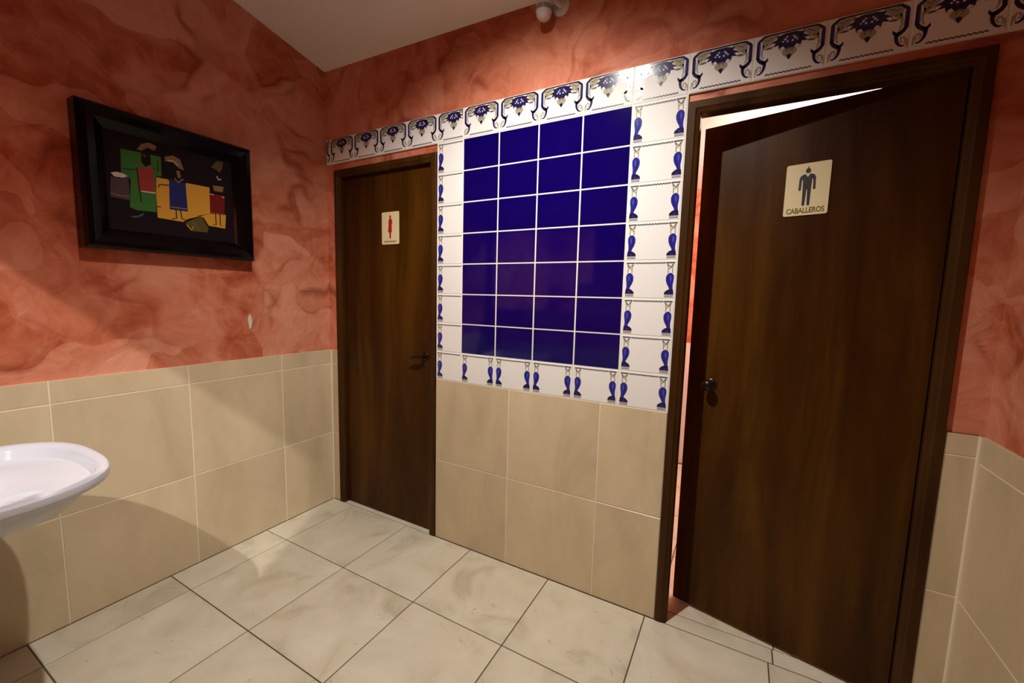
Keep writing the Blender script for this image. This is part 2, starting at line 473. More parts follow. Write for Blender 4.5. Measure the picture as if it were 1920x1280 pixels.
FH = 0.1415 - GZ * 0.5                # frieze tile height
def frieze_print():
    pr = Print()
    for mx in (False, True):
        f = (lambda x: x * TW) if not mx else (lambda x: (1 - x) * TW)
        S = lambda pts, wd, mk, l=1: pr.stroke([(f(x), y * FH) for x, y in pts], wd, mk, l)
        Pg = lambda pts, mk, l=1: pr.poly([(f(x), y * FH) for x, y in pts], mk, l)
        # bracket: along the top, chamfered corner, straight side, hook and curl
        S([(.5, .965), (.20, .965), (.125, .955), (.050, .865), (.044, .84), (.044, .66), (.044, .475)],
          [.0050, .0052, .0072, .0095, .0100, .0100, .0100], 'ink_navy', 2)
        S([(.044, .495), (.070, .430), (.115, .380), (.148, .350), (.152, .285), (.140, .205), (.110, .140), (.075, .110), (.045, .120)],
          [.0100, .0110, .0125, .0125, .0095, .0080, .0066, .0050, .0030], 'ink_navy', 2)
        Pg([(.105, .42), (.155, .405), (.200, .465), (.205, .400), (.165, .330), (.120, .345)], 'ink_navy', 2)
        S([(.068, .82), (.068, .62), (.072, .52)], [.0030, .0034, .0030], 'ink_light', 3)
        S([(.048, .150), (.040, .225), (.060, .285), (.092, .285), (.105, .235), (.088, .190), (.070, .205)], [.0034, .0050, .0058, .0055, .0045, .0036, .0025], 'ink_tan', 2)
        S([(.020, .07), (.018, .16), (.022, .26)], [.0030, .0045, .0025], 'ink_tan', 1)
        # tan acanthus scroll inside the corner
        Pg([(.085, .89), (.150, .940), (.330, .945), (.335, .880), (.275, .845), (.235, .79), (.165, .70), (.125, .66), (.100, .78)], 'ink_tan', 1)
        S([(.300, .90), (.330, .86), (.310, .81), (.265, .80), (.235, .77), (.215, .715)], [.004, .006, .006, .005, .005, .003], 'ink_tan', 1)
        S([(.120, .78), (.105, .68), (.100, .58), (.110, .50), (.130, .455)], [.0065, .0062, .0055, .0048, .0030], 'ink_tan', 1)
        S([(.130, .885), (.175, .845), (.215, .885), (.265, .905)], [.002, .003, .003, .002], 'ink_grey', 3)
        S([(.150, .80), (.165, .76), (.195, .75)], [.002, .003, .002], 'ink_grey', 3)
        Pg([(.130, .66), (.190, .70), (.260, .69), (.245, .655), (.180, .645)], 'ink_grey', 2)
        # half of the flower cluster
        Pg([(.50, .935), (.42, .935), (.36, .910), (.31, .90), (.320, .835), (.225, .765), (.300, .755), (.250, .675), (.335, .695), (.345, .610), (.405, .655), (.445, .575), (.50, .610)], 'ink_navy', 3)
        Pg([(.50, .87), (.43, .865), (.385, .815), (.375, .765), (.42, .715), (.46, .69), (.50, .70)], 'ink_mid', 4)
        for (x, y, r) in ((.43, .80, .0035), (.465, .745, .003), (.40, .755, .0026), (.455, .845, .0025)):
            pr.disc(f(x), y * FH, r, r, 'white_glaze', 5, 6)
        S([(.365, .665), (.355, .60), (.375, .575), (.395, .60)], [.003, .004, .003, .002], 'ink_tan', 2)
        # half of the pendant
        Pg([(.50, .635), (.445, .61), (.400, .560), (.390, .505), (.415, .450), (.455, .405), (.50, .375)], 'ink_tan', 2)
        Pg([(.50, .46), (.462, .435), (.470, .385), (.50, .325)], 'ink_navy', 4)
        S([(.50, .60), (.455, .545), (.47, .50)], [.003, .003, .002], 'ink_grey', 4)
    n = 22
    pr.stroke([((.17 + .66 * k / n) * TW, (.070 + (.012 if k % 2 else -.012)) * FH) for k in range(n + 1)], .0050, 'ink_grey')
    return pr

# ------------------------------------------------------------------ structure: walls
TT = 0.010                      # tile thickness
PB = 0.010                      # plaster face of the back wall lies this far behind the tile face
PL = 0.018                      # same on the left wall
DADO = 0.978

def quad_wall(name, polys, mk='plaster'):
    V, Fc = [], []
    for p in polys:
        b = len(V); V += p; Fc.append(tuple(range(b, b + len(p))))
    return mesh_obj(name, V, Fc, [mk])

# floor slab (shows as the dark joints)
floor = box_obj('floor', [(-0.12, 3.05, -3.5, 2.0, -0.12, -0.003)], 'floor_grout')
tag(floor, 'cream marbled square tiles with thin dark joints underfoot', kind='structure')

# ceiling: one sloping slab over the lobby and the toilets, a level part over the added lamp space
xa, xb = -0.12, 3.05
V = []
for y, dz in ((2.0, 0), (FRONT_Y - 0.06, 0)):
    for x in (xa, xb):
        V.append((x, y, ceil_z(x, y)))
V += [(x, y, ceil_z(x, y) + 0.1) for y in (2.0, FRONT_Y - 0.06) for x in (xa, xb)]
b = len(V)
Fc = [(0, 1, 3, 2), (4, 6, 7, 5), (0, 4, 5, 1), (2, 3, 7, 6), (0, 2, 6, 4), (1, 5, 7, 3)]
V2, F2 = box_vf([(xa, xb, -3.5, FRONT_Y - 0.06, 2.80, 2.90)])
V += V2; Fc += [tuple(b + i for i in f) for f in F2]
ceiling = mesh_obj('ceiling', V, Fc, ['ceiling'])
tag(ceiling, 'sloping pale grey-brown painted ceiling', kind='structure')

# back wall with two door openings (boxes butt together, ceiling cuts the top)
op1 = (D1[0] + 0.006, D1[1] - 0.006, D1[2] - 0.006)
op2 = (D2[0] + 0.006, D2[1] - 0.006, D2[2] - 0.006)
zt = 2.70
wall_back = box_obj('wall_back', [
    (-0.12, op1[0], PB, 0.13, -0.02, zt), (op1[0], op1[1], PB, 0.13, op1[2], zt),
    (op1[1], op2[0], PB, 0.13, -0.02, zt), (op2[0], op2[1], PB, 0.13, op2[2], zt),
    (op2[1], 3.02, PB, 0.13, -0.02, zt)], 'plaster')
tag(wall_back, 'terracotta plastered wall with two brown doors and a blue and white tile panel', kind='structure')

wall_left = box_obj('wall_left', [(-PL - 0.10, -PL, -3.5, 0.01, -0.02, 2.75)], 'plaster')
tag(wall_left, 'terracotta trowelled plaster wall above a beige tiled dado, holding the painting', kind='structure')
wall_right = box_obj('wall_right', [(ROOM_X + PB, ROOM_X + PB + 0.12, -3.5, 0.01, -0.02, 3.3)], 'plaster')
tag(wall_right, 'terracotta plaster wall with beige dado meeting the mens door corner', kind='structure')
# wall behind the camera, with an added opening in place of the basin mirror
MX0, MX1, MZ0, MZ1 = 0.06, 1.072, 1.22, 1.953
wall_front = box_obj('wall_front', [
    (-PL, MX0, FRONT_Y - 0.02, FRONT_Y, -0.02, 3.1), (MX1, ROOM_X + PB, FRONT_Y - 0.02, FRONT_Y, -0.02, 3.1),
    (MX0, MX1 - 0.12, FRONT_Y - 0.02, FRONT_Y, -0.02, MZ0), (MX1 - 0.12, MX1, FRONT_Y - 0.02, FRONT_Y, -0.02, 1.47), (MX0, MX1, FRONT_Y - 0.02, FRONT_Y, MZ1, 3.1)], 'plaster')  # raised lower corner added to block a light leak on the floor
tag(wall_front, 'terracotta wall behind the wash basin with an added opening in place of the mirror', kind='structure')
wall_far = box_obj('wall_far', [(-PL, ROOM_X + PB, -3.5, -3.4, -0.02, 2.85)], 'plaster')  # closes the unseen space added around the second lamp
tag(wall_far, 'terracotta end wall of the added lamp space behind the opening', kind='structure')

# toilets behind the doors
wall_rear = box_obj('wall_rear', [(1.30, 3.02, 1.90, 2.0, 0.98, 2.5)], 'plaster')
tag(wall_rear, 'red plaster rear wall inside the mens toilet', kind='structure')
box_obj('wall_tiling', [(1.36, 3.0, 1.885, 1.90, -0.01, 1.0)], 'white_glaze', wall_rear)
wall_divider = box_obj('wall_divider', [(1.30, 1.36, 0.13, 1.90, -0.02, 2.6)], 'plaster')
tag(wall_divider, 'partition wall between the two toilets', kind='structure')
wall_outer = box_obj('wall_outer', [(3.0, 3.06, 0.13, 1.90, -0.02, 2.6)], 'plaster')
tag(wall_outer, 'outer side wall of the mens toilet', kind='structure')

# ------------------------------------------------------------------ floor tiles
S = 0.44866; FX0 = 1.0008 - 0.82016; FY0 = -0.44056; J = 0.0045
def floor_tile(x0, x1, y0, y1, j=J):
    wd, ht = x1 - x0 - j, y1 - y0 - j
    if wd < 0.01 or ht < 0.01: return
    link('floor_tile', tile_mesh('floor_tile', wd, ht, 0.008, 'floor_tile', 0.0010), floor, wall_matrix('floor', (x0 + j / 2, y0 + j / 2, 0.0)))
xs = [0.0] + [FX0 + k * S for k in range(0, 7)]
xs = [x for x in xs if x < ROOM_X - 0.02] + [ROOM_X]
ys = [FRONT_Y] + sorted([FY0 - k * S for k in range(0, 4) if FY0 - k * S > FRONT_Y + 0.02]) + [-0.001]
for i in range(len(xs) - 1):
    for k in range(len(ys) - 1):
        floor_tile(xs[i], xs[i + 1], ys[k], ys[k + 1])
# thresholds and floor inside the openings
floor_tile(op1[0] + .002, op1[1] - .002, 0.0, 0.13, 0.003)
for (x0, x1) in ((2.020, 2.440), (2.440, 2.806)):
    floor_tile(x0, x1, 0.0, 0.078, 0.005)
for (x0, x1) in ((1.36, 1.62), (1.62, 2.02), (2.02, 2.446), (2.446, 2.806)):
    floor_tile(x0, x1, 0.078 if x0 > 2.0 else 0.13, 0.50)
    for q in range(3):
        floor_tile(x0, x1, 0.50 + q * S, min(0.50 + (q + 1) * S, 1.89))
floor_tile(2.806, 3.0, 0.13, 1.89)

# ------------------------------------------------------------------ beige dado tiles
def wall_tile(parent, kind, a0, a1, z0, z1, j=0.004, name='wall_tile'):
    """a0..a1 along the wall (X for back, Y for left and right)"""
    wd, ht = a1 - a0 - j, z1 - z0 - j
    if wd < 0.006 or ht < 0.006: return
    me = tile_mesh(name, wd, ht, TT, 'beige')
    if kind == 'back': loc = (a0 + j / 2, 0.0, z0 + j / 2)
    elif kind == 'left': loc = (0.0, a0 + j / 2, z0 + j / 2)
    elif kind == 'right': loc = (ROOM_X, a1 - j / 2, z0 + j / 2)
    else: loc = (a1 - j / 2, FRONT_Y + TT, z0 + j / 2)
    return link(name, me, parent, wall_matrix(kind, loc))

ROWS = (0.0, 0.446, 0.8914)
# centre of the back wall
PX0, PX1 = GRID_X - 0.1603, GRID_X + 5 * MOD_X
g = box_obj('grout', [(PX0, PX1 - 0.001, 0.0016, PB + 0.002, 0.0, ROWS[2])], 'cream_grout', wall_back)
bx = [PX0, 1.2867, 1.7369, PX1]
for i in range(3):
    for k in range(2):
        wall_tile(wall_back, 'back', bx[i], bx[i + 1], ROWS[k], ROWS[k + 1])
# sliver left of door 1, strip right of door 2
for (x0, x1, zt2) in ((0.0, D1[0] + 0.001, DADO), (D2[1] + 0.004, ROOM_X, 0.958)):
    box_obj('grout', [(x0, x1, 0.0016, PB + 0.002, 0.0, zt2)], 'cream_grout', wall_back)
    zz = list(ROWS) + [zt2]
    for k in range(3):
        wall_tile(wall_back, 'back', x0 + (0.006 if x0 < .5 else 0), x1, zz[k], zz[k + 1] + (0.002 if k == 2 else 0))
# corner caulk
box_obj('caulk', [(0.0, 0.0075, -0.004, 0.004, 0.0, DADO)], 'caulk', wall_left, bevel=0.0015)
# left wall
box_obj('grout', [(-PL - 0.001, -0.0016, FRONT_Y, 0.0, 0.0, DADO)], 'cream_grout', wall_left)
ly = [0.0, -0.322, -0.772, -1.222, -1.672, FRONT_Y]
for i in range(5):
    for k in range(2):
        wall_tile(wall_left, 'left', ly[i + 1], ly[i], ROWS[k], ROWS[k + 1])
    wall_tile(wall_left, 'left', ly[i + 1], ly[i], ROWS[2], DADO + 0.003, name='dado_cap_tile')
# right wall
box_obj('grout', [(ROOM_X + 0.0016, ROOM_X + PB + 0.002, FRONT_Y, 0.0, 0.0, 0.955)], 'cream_grout', wall_right)
ry = [0.0, -0.45, -0.90, -1.35, FRONT_Y]
rows_r = (0.0, 0.44, 0.878)
for i in range(4):
    for k in range(2):
        wall_tile(wall_right, 'right', ry[i + 1], ry[i], rows_r[k], rows_r[k + 1])
    wall_tile(wall_right, 'right', ry[i + 1], ry[i], rows_r[2], 0.960, name='dado_cap_tile')
box_obj('caulk', [(ROOM_X - 0.005, ROOM_X + 0.001, -0.005, 0.003, 0.0, 0.955)], 'cream_grout', wall_right, bevel=0.0012)
# front wall (behind the camera)
for i in range(6):
    for k in range(2):
        wall_tile(wall_front, 'front', i * 0.45, min((i + 1) * 0.45, ROOM_X), ROWS[k], ROWS[k + 1])

# ------------------------------------------------------------------ blue and white panel
box_obj('grout', [(PX0, PX1 + 0.0005, 0.0012, PB + 0.002, ROWS[2] - 0.001, TOP_Z + 0.001)], 'white_grout', wall_back)
blue_me = tile_mesh('blue_tile', TW, TH, TT, 'blue', 0.0016)
bal = baluster_print()
full_me = printed_tile('border_tile', TW, TH, TT, 'white_glaze', bal)
cut_me = printed_tile('border_tile_cut', TW, TH, TT, 'white_glaze', bal, xmax=0.1603 - GX)
def small(me, name, x, z):
    link(name, me, wall_back, wall_matrix('back', (x + GX / 2, 0.0, z + GZ / 2)))
for r in range(8):
    z = TOP_Z - (r + 1) * MOD_Z
    small(cut_me, 'border_tile', PX0, z)
    for c in range(5):
        x = GRID_X + c * MOD_X
        if r < 7 and c < 4: small(blue_me, 'blue_tile', x, z)
        else: small(full_me, 'border_tile', x, z)

# ------------------------------------------------------------------ frieze over both doors
fr = frieze_print()
fr_me = printed_tile('frieze_tile', TW, FH, TT, 'white_glaze', fr)
x = PX0 - 4 * MOD_X
box_obj('grout', [(-0.004, ROOM_X + 0.004, 0.0015, PB + 0.002, TOP_Z + 0.001, TOP_Z + FH + 0.003)], 'white_grout', wall_back)
first = printed_tile('frieze_tile_end', TW, FH, TT, 'white_glaze', fr, xmax=x + 0.008 - GX)
link('frieze_tile', first, wall_back, wall_matrix('back', (-0.008 + GX / 2, 0.0, TOP_Z + GZ / 2)))
pos = [x + k * MOD_X for k in range(4)]
small_w = 0.1603
cut_fr = printed_tile('frieze_tile_trimmed', TW, FH, TT, 'white_glaze', fr, xmax=small_w - GX)
for px in pos:
    link('frieze_tile', fr_me, wall_back, wall_matrix('back', (px + GX / 2, 0.0, TOP_Z + GZ / 2)))
link('frieze_tile', cut_fr, wall_back, wall_matrix('back', (PX0 + GX / 2, 0.0, TOP_Z + GZ / 2)))
k = 0
while GRID_X + k * MOD_X < ROOM_X - 0.02:
    px = GRID_X + k * MOD_X
    if px + MOD_X <= ROOM_X:
        me = fr_me
    else:
        me = printed_tile('frieze_tile_last', TW, FH, TT, 'white_glaze', fr, xmax=ROOM_X - px - GX / 2)
    link('frieze_tile', me, wall_back, wall_matrix('back', (px + GX / 2, 0.0, TOP_Z + GZ / 2)))
    k += 1

# bare chip in the plaster of the left wall
ch = [(-0.486, 1.185), (-0.478, 1.212), (-0.470, 1.205), (-0.464, 1.172), (-0.470, 1.140), (-0.479, 1.132), (-0.483, 1.158)]
n = len(ch)
mesh_obj('plaster_chip', [(-PL + 0.0012, y, z) for y, z in ch] + [(-PL - 0.002, y, z) for y, z in ch],
         [tuple(range(n))] + [(i, i + n, (i + 1) % n + n, (i + 1) % n) for i in range(n)], ['bare'], parent=wall_left)

# ------------------------------------------------------------------ doors
def door_frame(name, d, parent, depth=0.055, wd=0.043):
    x0, x1, zt_ = d
    # profile: (inset from outer edge, y)
    prof = [(0, depth), (0, -0.004), (0.003, -0.007), (0.025, -0.007), (0.029, -0.003), (wd - 0.003, 0.001), (wd, 0.004), (wd, depth)]
    path = []
    for (i, y) in prof:
        path.append([(x0 + i, y, 0.0), (x0 + i, y, zt_ - i), (x1 - i, y, zt_ - i), (x1 - i, y, 0.0)])
    V = [p for ring_ in path for p in ring_]; Fc = []
    n = len(prof)
    for a in range(n):
        b2 = (a + 1) % n
        for s in range(3):
            Fc.append((a * 4 + s, a * 4 + s + 1, b2 * 4 + s + 1, b2 * 4 + s))
    Fc.append(tuple(a * 4 for a in range(n))); Fc.append(tuple(reversed([a * 4 + 3 for a in range(n)])))
    o = mesh_obj(name, V, Fc, ['frame_wood'], parent=parent)
    bm = bmesh.new(); bm.from_mesh(o.data); bmesh.ops.recalc_face_normals(bm, faces=bm.faces); bm.to_mesh(o.data); bm.free()
    return o

door_1 = empty('door_1', (0, 0, 0))
tag(door_1, 'closed dark wooden door of the ladies toilet beside the painted wall', kind='structure')
door_frame('door_frame', D1, door_1)
lx0, lx1 = D1[0] + 0.045, D1[1] - 0.045
leaf1 = box_obj('door_leaf', [(lx0, lx1, 0.026, 0.062, 0.012, D1[2] - 0.045)], 'wood', door_1, bevel=0.0015)
# lever handle
hx = lx1 - 0.045
lathe('handle_rose', (hx, 0.026, 1.000), (0, -1, 0), [(0, .022), (.004, .022), (.007, .019), (.008, .010), (.034, .009), (.036, .0)], 'dark_metal', leaf1)
tube('lever_handle', [(hx, -0.006, 1.0), (hx - .012, -.012, 1.0), (hx - .03, -.013, .998), (hx - .065, -.011, .992), (hx - .085, -.010, .985)], [.008, .009, .009, .0075, .005], 'dark_metal', leaf1)

door_2 = empty('door_2', (0, 0, 0))
tag(door_2, 'slightly open dark wooden door of the mens toilet', kind='structure')
door_frame('door_frame', D2, door_2)
HX, HY = D2[1] - 0.047, 0.016
ANG = math.atan2(0.169 - 0.016, HX - 2.063)
LW = math.hypot(0.153, HX - 2.063)
# leaf local frame: x from hinge to free edge, y = out of the leaf front (towards the lobby), z up
ex = Vector((-math.cos(ANG), math.sin(ANG), 0)); ey = Vector((-math.sin(ANG), -math.cos(ANG), 0))
LM = Matrix((ex, ey, Vector((0, 0, 1)))).transposed().to_4x4(); LM.translation = (HX, HY, 0)
# det is +1: ex x ey = z
leaf2 = box_obj('door_leaf', [(0, LW, -0.036, 0.0, 0.012, 2.020)], 'wood', door_2, bevel=0.0015, matrix=LM)
kx = LW - 0.090
lathe('handle_rose', (kx, 0.0, 0.998), (0, 1, 0), [(0, .024), (.004, .024), (.007, .020), (.008, .011), (.026, .010), (.028, .0)], 'dark_metal', leaf2)
lathe('door_knob', (kx, 0.024, 0.998), (0, 1, 0), [(0, .010), (.006, .016), (.014, .021), (.024, .021), (.030, .016), (.033, .0)], 'dark_metal', leaf2)
box_obj('lock_plate', [(LW - 0.0005, LW + 0.0012, -0.030, -0.006, 0.92, 1.06)], 'dark_metal', leaf2)
for z in (0.25, 1.02, 1.80):
    o = lathe('hinge', (HX + 0.001, 0.056, z), (0, 0, 1), [(0, .006), (.09, .006)], 'dark_metal', door_2)

# ------------------------------------------------------------------ door signs
def text_mesh(name, body, size, width, mk, parent, matrix):
    cu = bpy.data.curves.new(name, 'FONT')
    cu.body = body; cu.size = size; cu.extrude = 0.0003; cu.align_x = 'CENTER'
    cu.offset = 0.0006
    ob = bpy.data.objects.new(name + '_tmp', cu); COL.objects.link(ob)
    dg = bpy.context.evaluated_depsgraph_get()
    me = bpy.data.meshes.new_from_object(ob.evaluated_get(dg))
    bpy.data.objects.remove(ob)
    xs_ = [v.co.x for v in me.vertices]; k_ = width / (max(xs_) - min(xs_)); cx_ = (max(xs_) + min(xs_)) / 2
    for v in me.vertices: v.co.x = (v.co.x - cx_) * k_
    me.materials.clear(); me.materials.append(M[mk])
    for p in me.polygons: p.material_index = 0
    me.name = name
    return link(name, me, parent, matrix)

def extrude_poly(polys, th):
    V, Fc = [], []
    for p in polys:
        n = len(p); b = len(V)
        ar = sum(p[i][0] * p[(i + 1) % n][1] - p[(i + 1) % n][0] * p[i][1] for i in range(n))
        if ar < 0: p = list(reversed(p))
        V += [(x, y, th) for x, y in p] + [(x, y, 0) for x, y in p]
        Fc.append(tuple(range(b, b + n)))
        Fc += [(b + i, b + n + i, b + n + (i + 1) % n, b + (i + 1) % n) for i in range(n)]
    return V, Fc

def sign(name, mtx, lady, label):
    o = empty(name); o.matrix_world = mtx
    W2, H2 = 0.0645, 0.0885
    r = 0.006; pts = []
    for cx_, cy_, a0 in ((W2 - r, H2 - r, 0), (-W2 + r, H2 - r, 90), (-W2 + r, -H2 + r, 180), (W2 - r, -H2 + r, 270)):
        for q in range(4):
            a = math.radians(a0 + 30 * q); pts.append((cx_ + r * math.cos(a), cy_ + r * math.sin(a)))
    V, Fc = extrude_poly([pts], 0.003)
    mesh_obj('sign_plate', V, Fc, ['sign'], parent=o)
    def disc(x, y, rx, ry, n=18): return [(x + rx * math.cos(2 * PI * k / n), y + ry * math.sin(2 * PI * k / n)) for k in range(n)]
    if not lady:
        polys = [disc(0, .0625, .0075, .0085), [(-.002, .070), (.002, .070), (.001, .077), (-.001, .077)],
                 # jacket with V collar, arms and legs
                 [(-.014, .050), (-.007, .052), (0, .041), (.007, .052), (.014, .050), (.012, .000), (-.012, .000)],
                 [(-.014, .050), (-.020, .046), (-.0235, .038), (-.0245, -.002), (-.0175, -.002), (-.0165, .030), (-.012, .040)],
                 [(.014, .050), (.020, .046), (.0235, .038), (.0245, -.002), (.0175, -.002), (.0165, .030), (.012, .040)],
                 [(-.012, .001), (-.001, .001), (-.0035, -.055), (-.011, -.055)],
                 [(.012, .001), (.001, .001), (.0035, -.055), (.011, -.055)]]
        mk = 'ink_black'
    else:
        polys = [disc(0, .062, .0065, .0085), [(-.004, .053), (.004, .053), (.012, .046), (.016, .030), (.011, .016), (.012, -.020), (.006, -.024), (.0045, -.056), (-.0055, -.056), (-.007, -.024), (-.016, -.020), (-.013, .010), (-.012, .020), (-.013, .040), (-.010, .048)]]
        mk = 'ink_red'
    V, Fc = extrude_poly(polys, 0.0008)
    mesh_obj('pictogram', [(x, y, z + 0.003) for x, y, z in V], Fc, [mk], parent=o)
    mm = Matrix.Translation((0, -0.0800, 0.0034))
    if not lady:
        t = text_mesh('lettering', 'CABALLEROS', 0.0250, 0.110, 'ink_olive', o, mm)
    else:
        # worn line of small letters, not readable in the photograph
        rr = random.Random(3); polys = []
        xx = -0.046
        while xx < 0.044:
            ww = rr.uniform(.006, .009)
            polys += [[(xx, 0), (xx + ww * .35, 0), (xx + ww * .35, .0105), (xx, .0105)], [(xx + ww * .35, .003), (xx + ww, .003), (xx + ww, .0075), (xx + ww * .35, .0075)]]
            xx += ww + .0022
        V, Fc = extrude_poly(polys, 0.0005)
        mesh_obj('lettering', V, Fc, ['ink_olive'], parent=o, matrix=Matrix.Translation((0, -0.0785, 0.003)))
    tag(o, label, 'sign')
    return o

m1 = wall_matrix('back', (0.491, 0.0255, 1.700))
sign('restroom_sign', m1, True, 'cream sign with a red woman figure on the closed door')
sc = Vector((HX, HY, 0)) + ex * ((HX - 2.411) / math.cos(ANG)) + ey * 0.0006
RM = Matrix((-ex, Vector((0, 0, 1)), ey)).transposed().to_4x4(); RM.translation = (sc.x, sc.y, 1.735)
sign('restroom_sign', RM, False, 'cream CABALLEROS sign with a black man figure on the ajar door')

# ------------------------------------------------------------------ framed painting on the left wall
PY0, PY1, PZ0, PZ1 = -1.102, -0.476, 1.484, 2.028
pic = empty('framed_painting', (-PL, (PY0 + PY1) / 2, PZ0))
tag(pic, 'black framed folk painting of three women in bright dresses', 'painting')
X0 = 0.0; XF = 0.060
# local: origin at wall, base centre
def PP(y, z, xx): return (xx + PL, y - (PY0 + PY1) / 2, z - PZ0)
prof = [(0.0, -PL + 0.001), (0.0, 0.046), (0.010, 0.058), (0.026, XF), (0.050, 0.052), (0.072, 0.034), (0.080, 0.026), (0.080, 0.018)]
V = []
for (i, xx) in prof:
    V += [PP(PY0 + i, PZ0 + i, xx), PP(PY1 - i, PZ0 + i, xx), PP(PY1 - i, PZ1 - i, xx), PP(PY0 + i, PZ1 - i, xx)]
Fc = []
for a in range(len(prof) - 1):
    for s in range(4):
        Fc.append((a * 4 + s, a * 4 + (s + 1) % 4, (a + 1) * 4 + (s + 1) % 4, (a + 1) * 4 + s))
mesh_obj('picture_frame', V, Fc, ['black_lacquer'], parent=pic)
ZC = 0.0
A = []   # canvas layers: (points, material)
def ap(mk, pts, l=1): A.append((pts, 'art_' + mk, l))
def al(mk, pts, wd, l=2):
    pr = Print(); pr.stroke(pts, wd, 'art_' + mk, l)
    for p, k_, l_ in pr.polys: A.append(([(q[0], q[1]) for q in p], k_, l_))
ap('ground', [(PY0 + .07, PZ0 + .07), (PY1 - .07, PZ0 + .07), (PY1 - .07, PZ1 - .07), (PY0 + .07, PZ1 - .07)], 0)
ap('green', [(-0.97, 1.885), (-0.838, 1.892), (-0.839, 1.811), (-0.858, 1.807), (-0.865, 1.657), (-0.932, 1.653), (-0.953, 1.661), (-0.944, 1.773), (-0.973, 1.794)])
ap('black', [(-0.904, 1.887), (-0.874, 1.894), (-0.873, 1.851), (-0.892, 1.834), (-0.906, 1.851)], 2)
ap('tan', [(-0.918, 1.898), (-0.902, 1.924), (-0.876, 1.938), (-0.851, 1.931), (-0.857, 1.911), (-0.882, 1.916), (-0.903, 1.897)], 2)
al('tan', [(-0.907, 1.845), (-0.893, 1.831), (-0.876, 1.845)], .004, 3)
ap('red', [(-0.922, 1.826), (-0.868, 1.838), (-0.864, 1.737), (-0.915, 1.732)], 2)
al('white', [(-0.913, 1.733), (-0.864, 1.736)], .0045, 3)
al('black', [(-0.966, 1.808), (-0.927, 1.815)], .003, 2); al('black', [(-0.922, 1.826), (-0.918, 1.735), (-0.915, 1.69)], .0035, 3)
al('black', [(-0.868, 1.838), (-0.852, 1.828), (-0.848, 1.872)], .003, 3); al('tan', [(-0.897, 1.884), (-0.891, 1.877)], .004, 3)
ap('yellow', [(-0.861, 1.803), (-0.656, 1.808), (-0.658, 1.688), (-0.751, 1.648), (-0.769, 1.632), (-0.862, 1.635)])
ap('yellow', [(-0.659, 1.688), (-0.59, 1.694), (-0.596, 1.629), (-0.667, 1.632), (-0.687, 1.666), (-0.715, 1.668)])
ap('black', [(-0.815, 1.83), (-0.75, 1.83), (-0.75, 1.80), (-0.815, 1.80)], 2)
ap('blue', [(-0.813, 1.806), (-0.752, 1.802), (-0.749, 1.681), (-0.817, 1.678)], 3)
ap('tan', [(-0.824, 1.896), (-0.794, 1.911), (-0.767, 1.9), (-0.755, 1.859), (-0.772, 1.861), (-0.795, 1.881), (-0.823, 1.878)], 2)
al('white', [(-0.814, 1.884), (-0.793, 1.887), (-0.776, 1.872)], .004, 3)
ap('tan', [(-0.785, 1.848), (-0.772, 1.852), (-0.768, 1.825), (-0.779, 1.818)], 3)
al('tan', [(-0.793, 1.815), (-0.780, 1.800), (-0.760, 1.820)], .006, 4)
al('black', [(-0.853, 1.762), (-0.849, 1.775), (-0.814, 1.78)], .004, 2); al('black', [(-0.863, 1.68), (-0.848, 1.683)], .0035, 2)
al('black', [(-0.794, 1.682), (-0.793, 1.644), (-0.811, 1.638)], .004, 3); al('black', [(-0.778, 1.682), (-0.773, 1.646), (-0.758, 1.64)], .004, 3)
al('tan', [(-0.814, 1.689), (-0.752, 1.691)], .005, 4)
ap('maroon', [(-0.654, 1.781), (-0.592, 1.784), (-0.596, 1.692), (-0.658, 1.692)], 2)
al('white', [(-0.655, 1.779), (-0.640, 1.778)], .004, 3); al('white', [(-0.605, 1.775), (-0.594, 1.776)], .004, 3)
ap('tan', [(-0.642, 1.821), (-0.594, 1.825), (-0.6, 1.798), (-0.637, 1.797)], 2)
ap('olive', [(-0.645, 1.902), (-0.621, 1.936), (-0.592, 1.941), (-0.597, 1.908), (-0.611, 1.884), (-0.62, 1.895)], 2)
al('white', [(-0.623, 1.867), (-0.615, 1.852), (-0.604, 1.858)], .005, 2)
al('black', [(-0.636, 1.695), (-0.635, 1.64), (-0.648, 1.64)], .004, 3); al('black', [(-0.616, 1.695), (-0.617, 1.641), (-0.605, 1.641)], .004, 3)
al('tan', [(-0.655, 1.692), (-0.596, 1.694)], .004, 3)
ap('olive', [(-0.761, 1.63), (-0.696, 1.671), (-0.668, 1.618), (-0.675, 1.6), (-0.736, 1.597)], 2)
al('yellow', [(-0.757, 1.623), (-0.739, 1.600), (-0.729, 1.619)], .004, 3); al('tan', [(-0.735, 1.64), (-0.705, 1.605)], .003, 3)
ap('grey', [(-1.007, 1.769), (-0.982, 1.768), (-0.951, 1.778), (-0.951, 1.688), (-1.011, 1.69)])
ap('white', [(-1.006, 1.783), (-0.989, 1.791), (-0.967, 1.79), (-0.953, 1.782), (-0.968, 1.773), (-0.995, 1.771)], 2)
al('tan', [(-1.011, 1.706), (-0.985, 1.700), (-0.953, 1.703)], .004, 2)
ap('teal', [(-0.957, 1.625), (-0.933, 1.629), (-0.907, 1.646), (-0.913, 1.633), (-0.936, 1.621)])
V, Fc, fm, keys = [], [], [], []
for pts, mk, l in A:
    n = len(pts)
    ar = sum(pts[i][0] * pts[(i + 1) % n][1] - pts[(i + 1) % n][0] * pts[i][1] for i in range(n))
    if ar < 0: pts = list(reversed(pts))
    b = len(V); V += [PP(y, z, 0.024 + 0.0003 * l) for y, z in pts]; Fc.append(tuple(range(b, b + n)))
    if mk not in keys: keys.append(mk)
    fm.append(keys.index(mk))
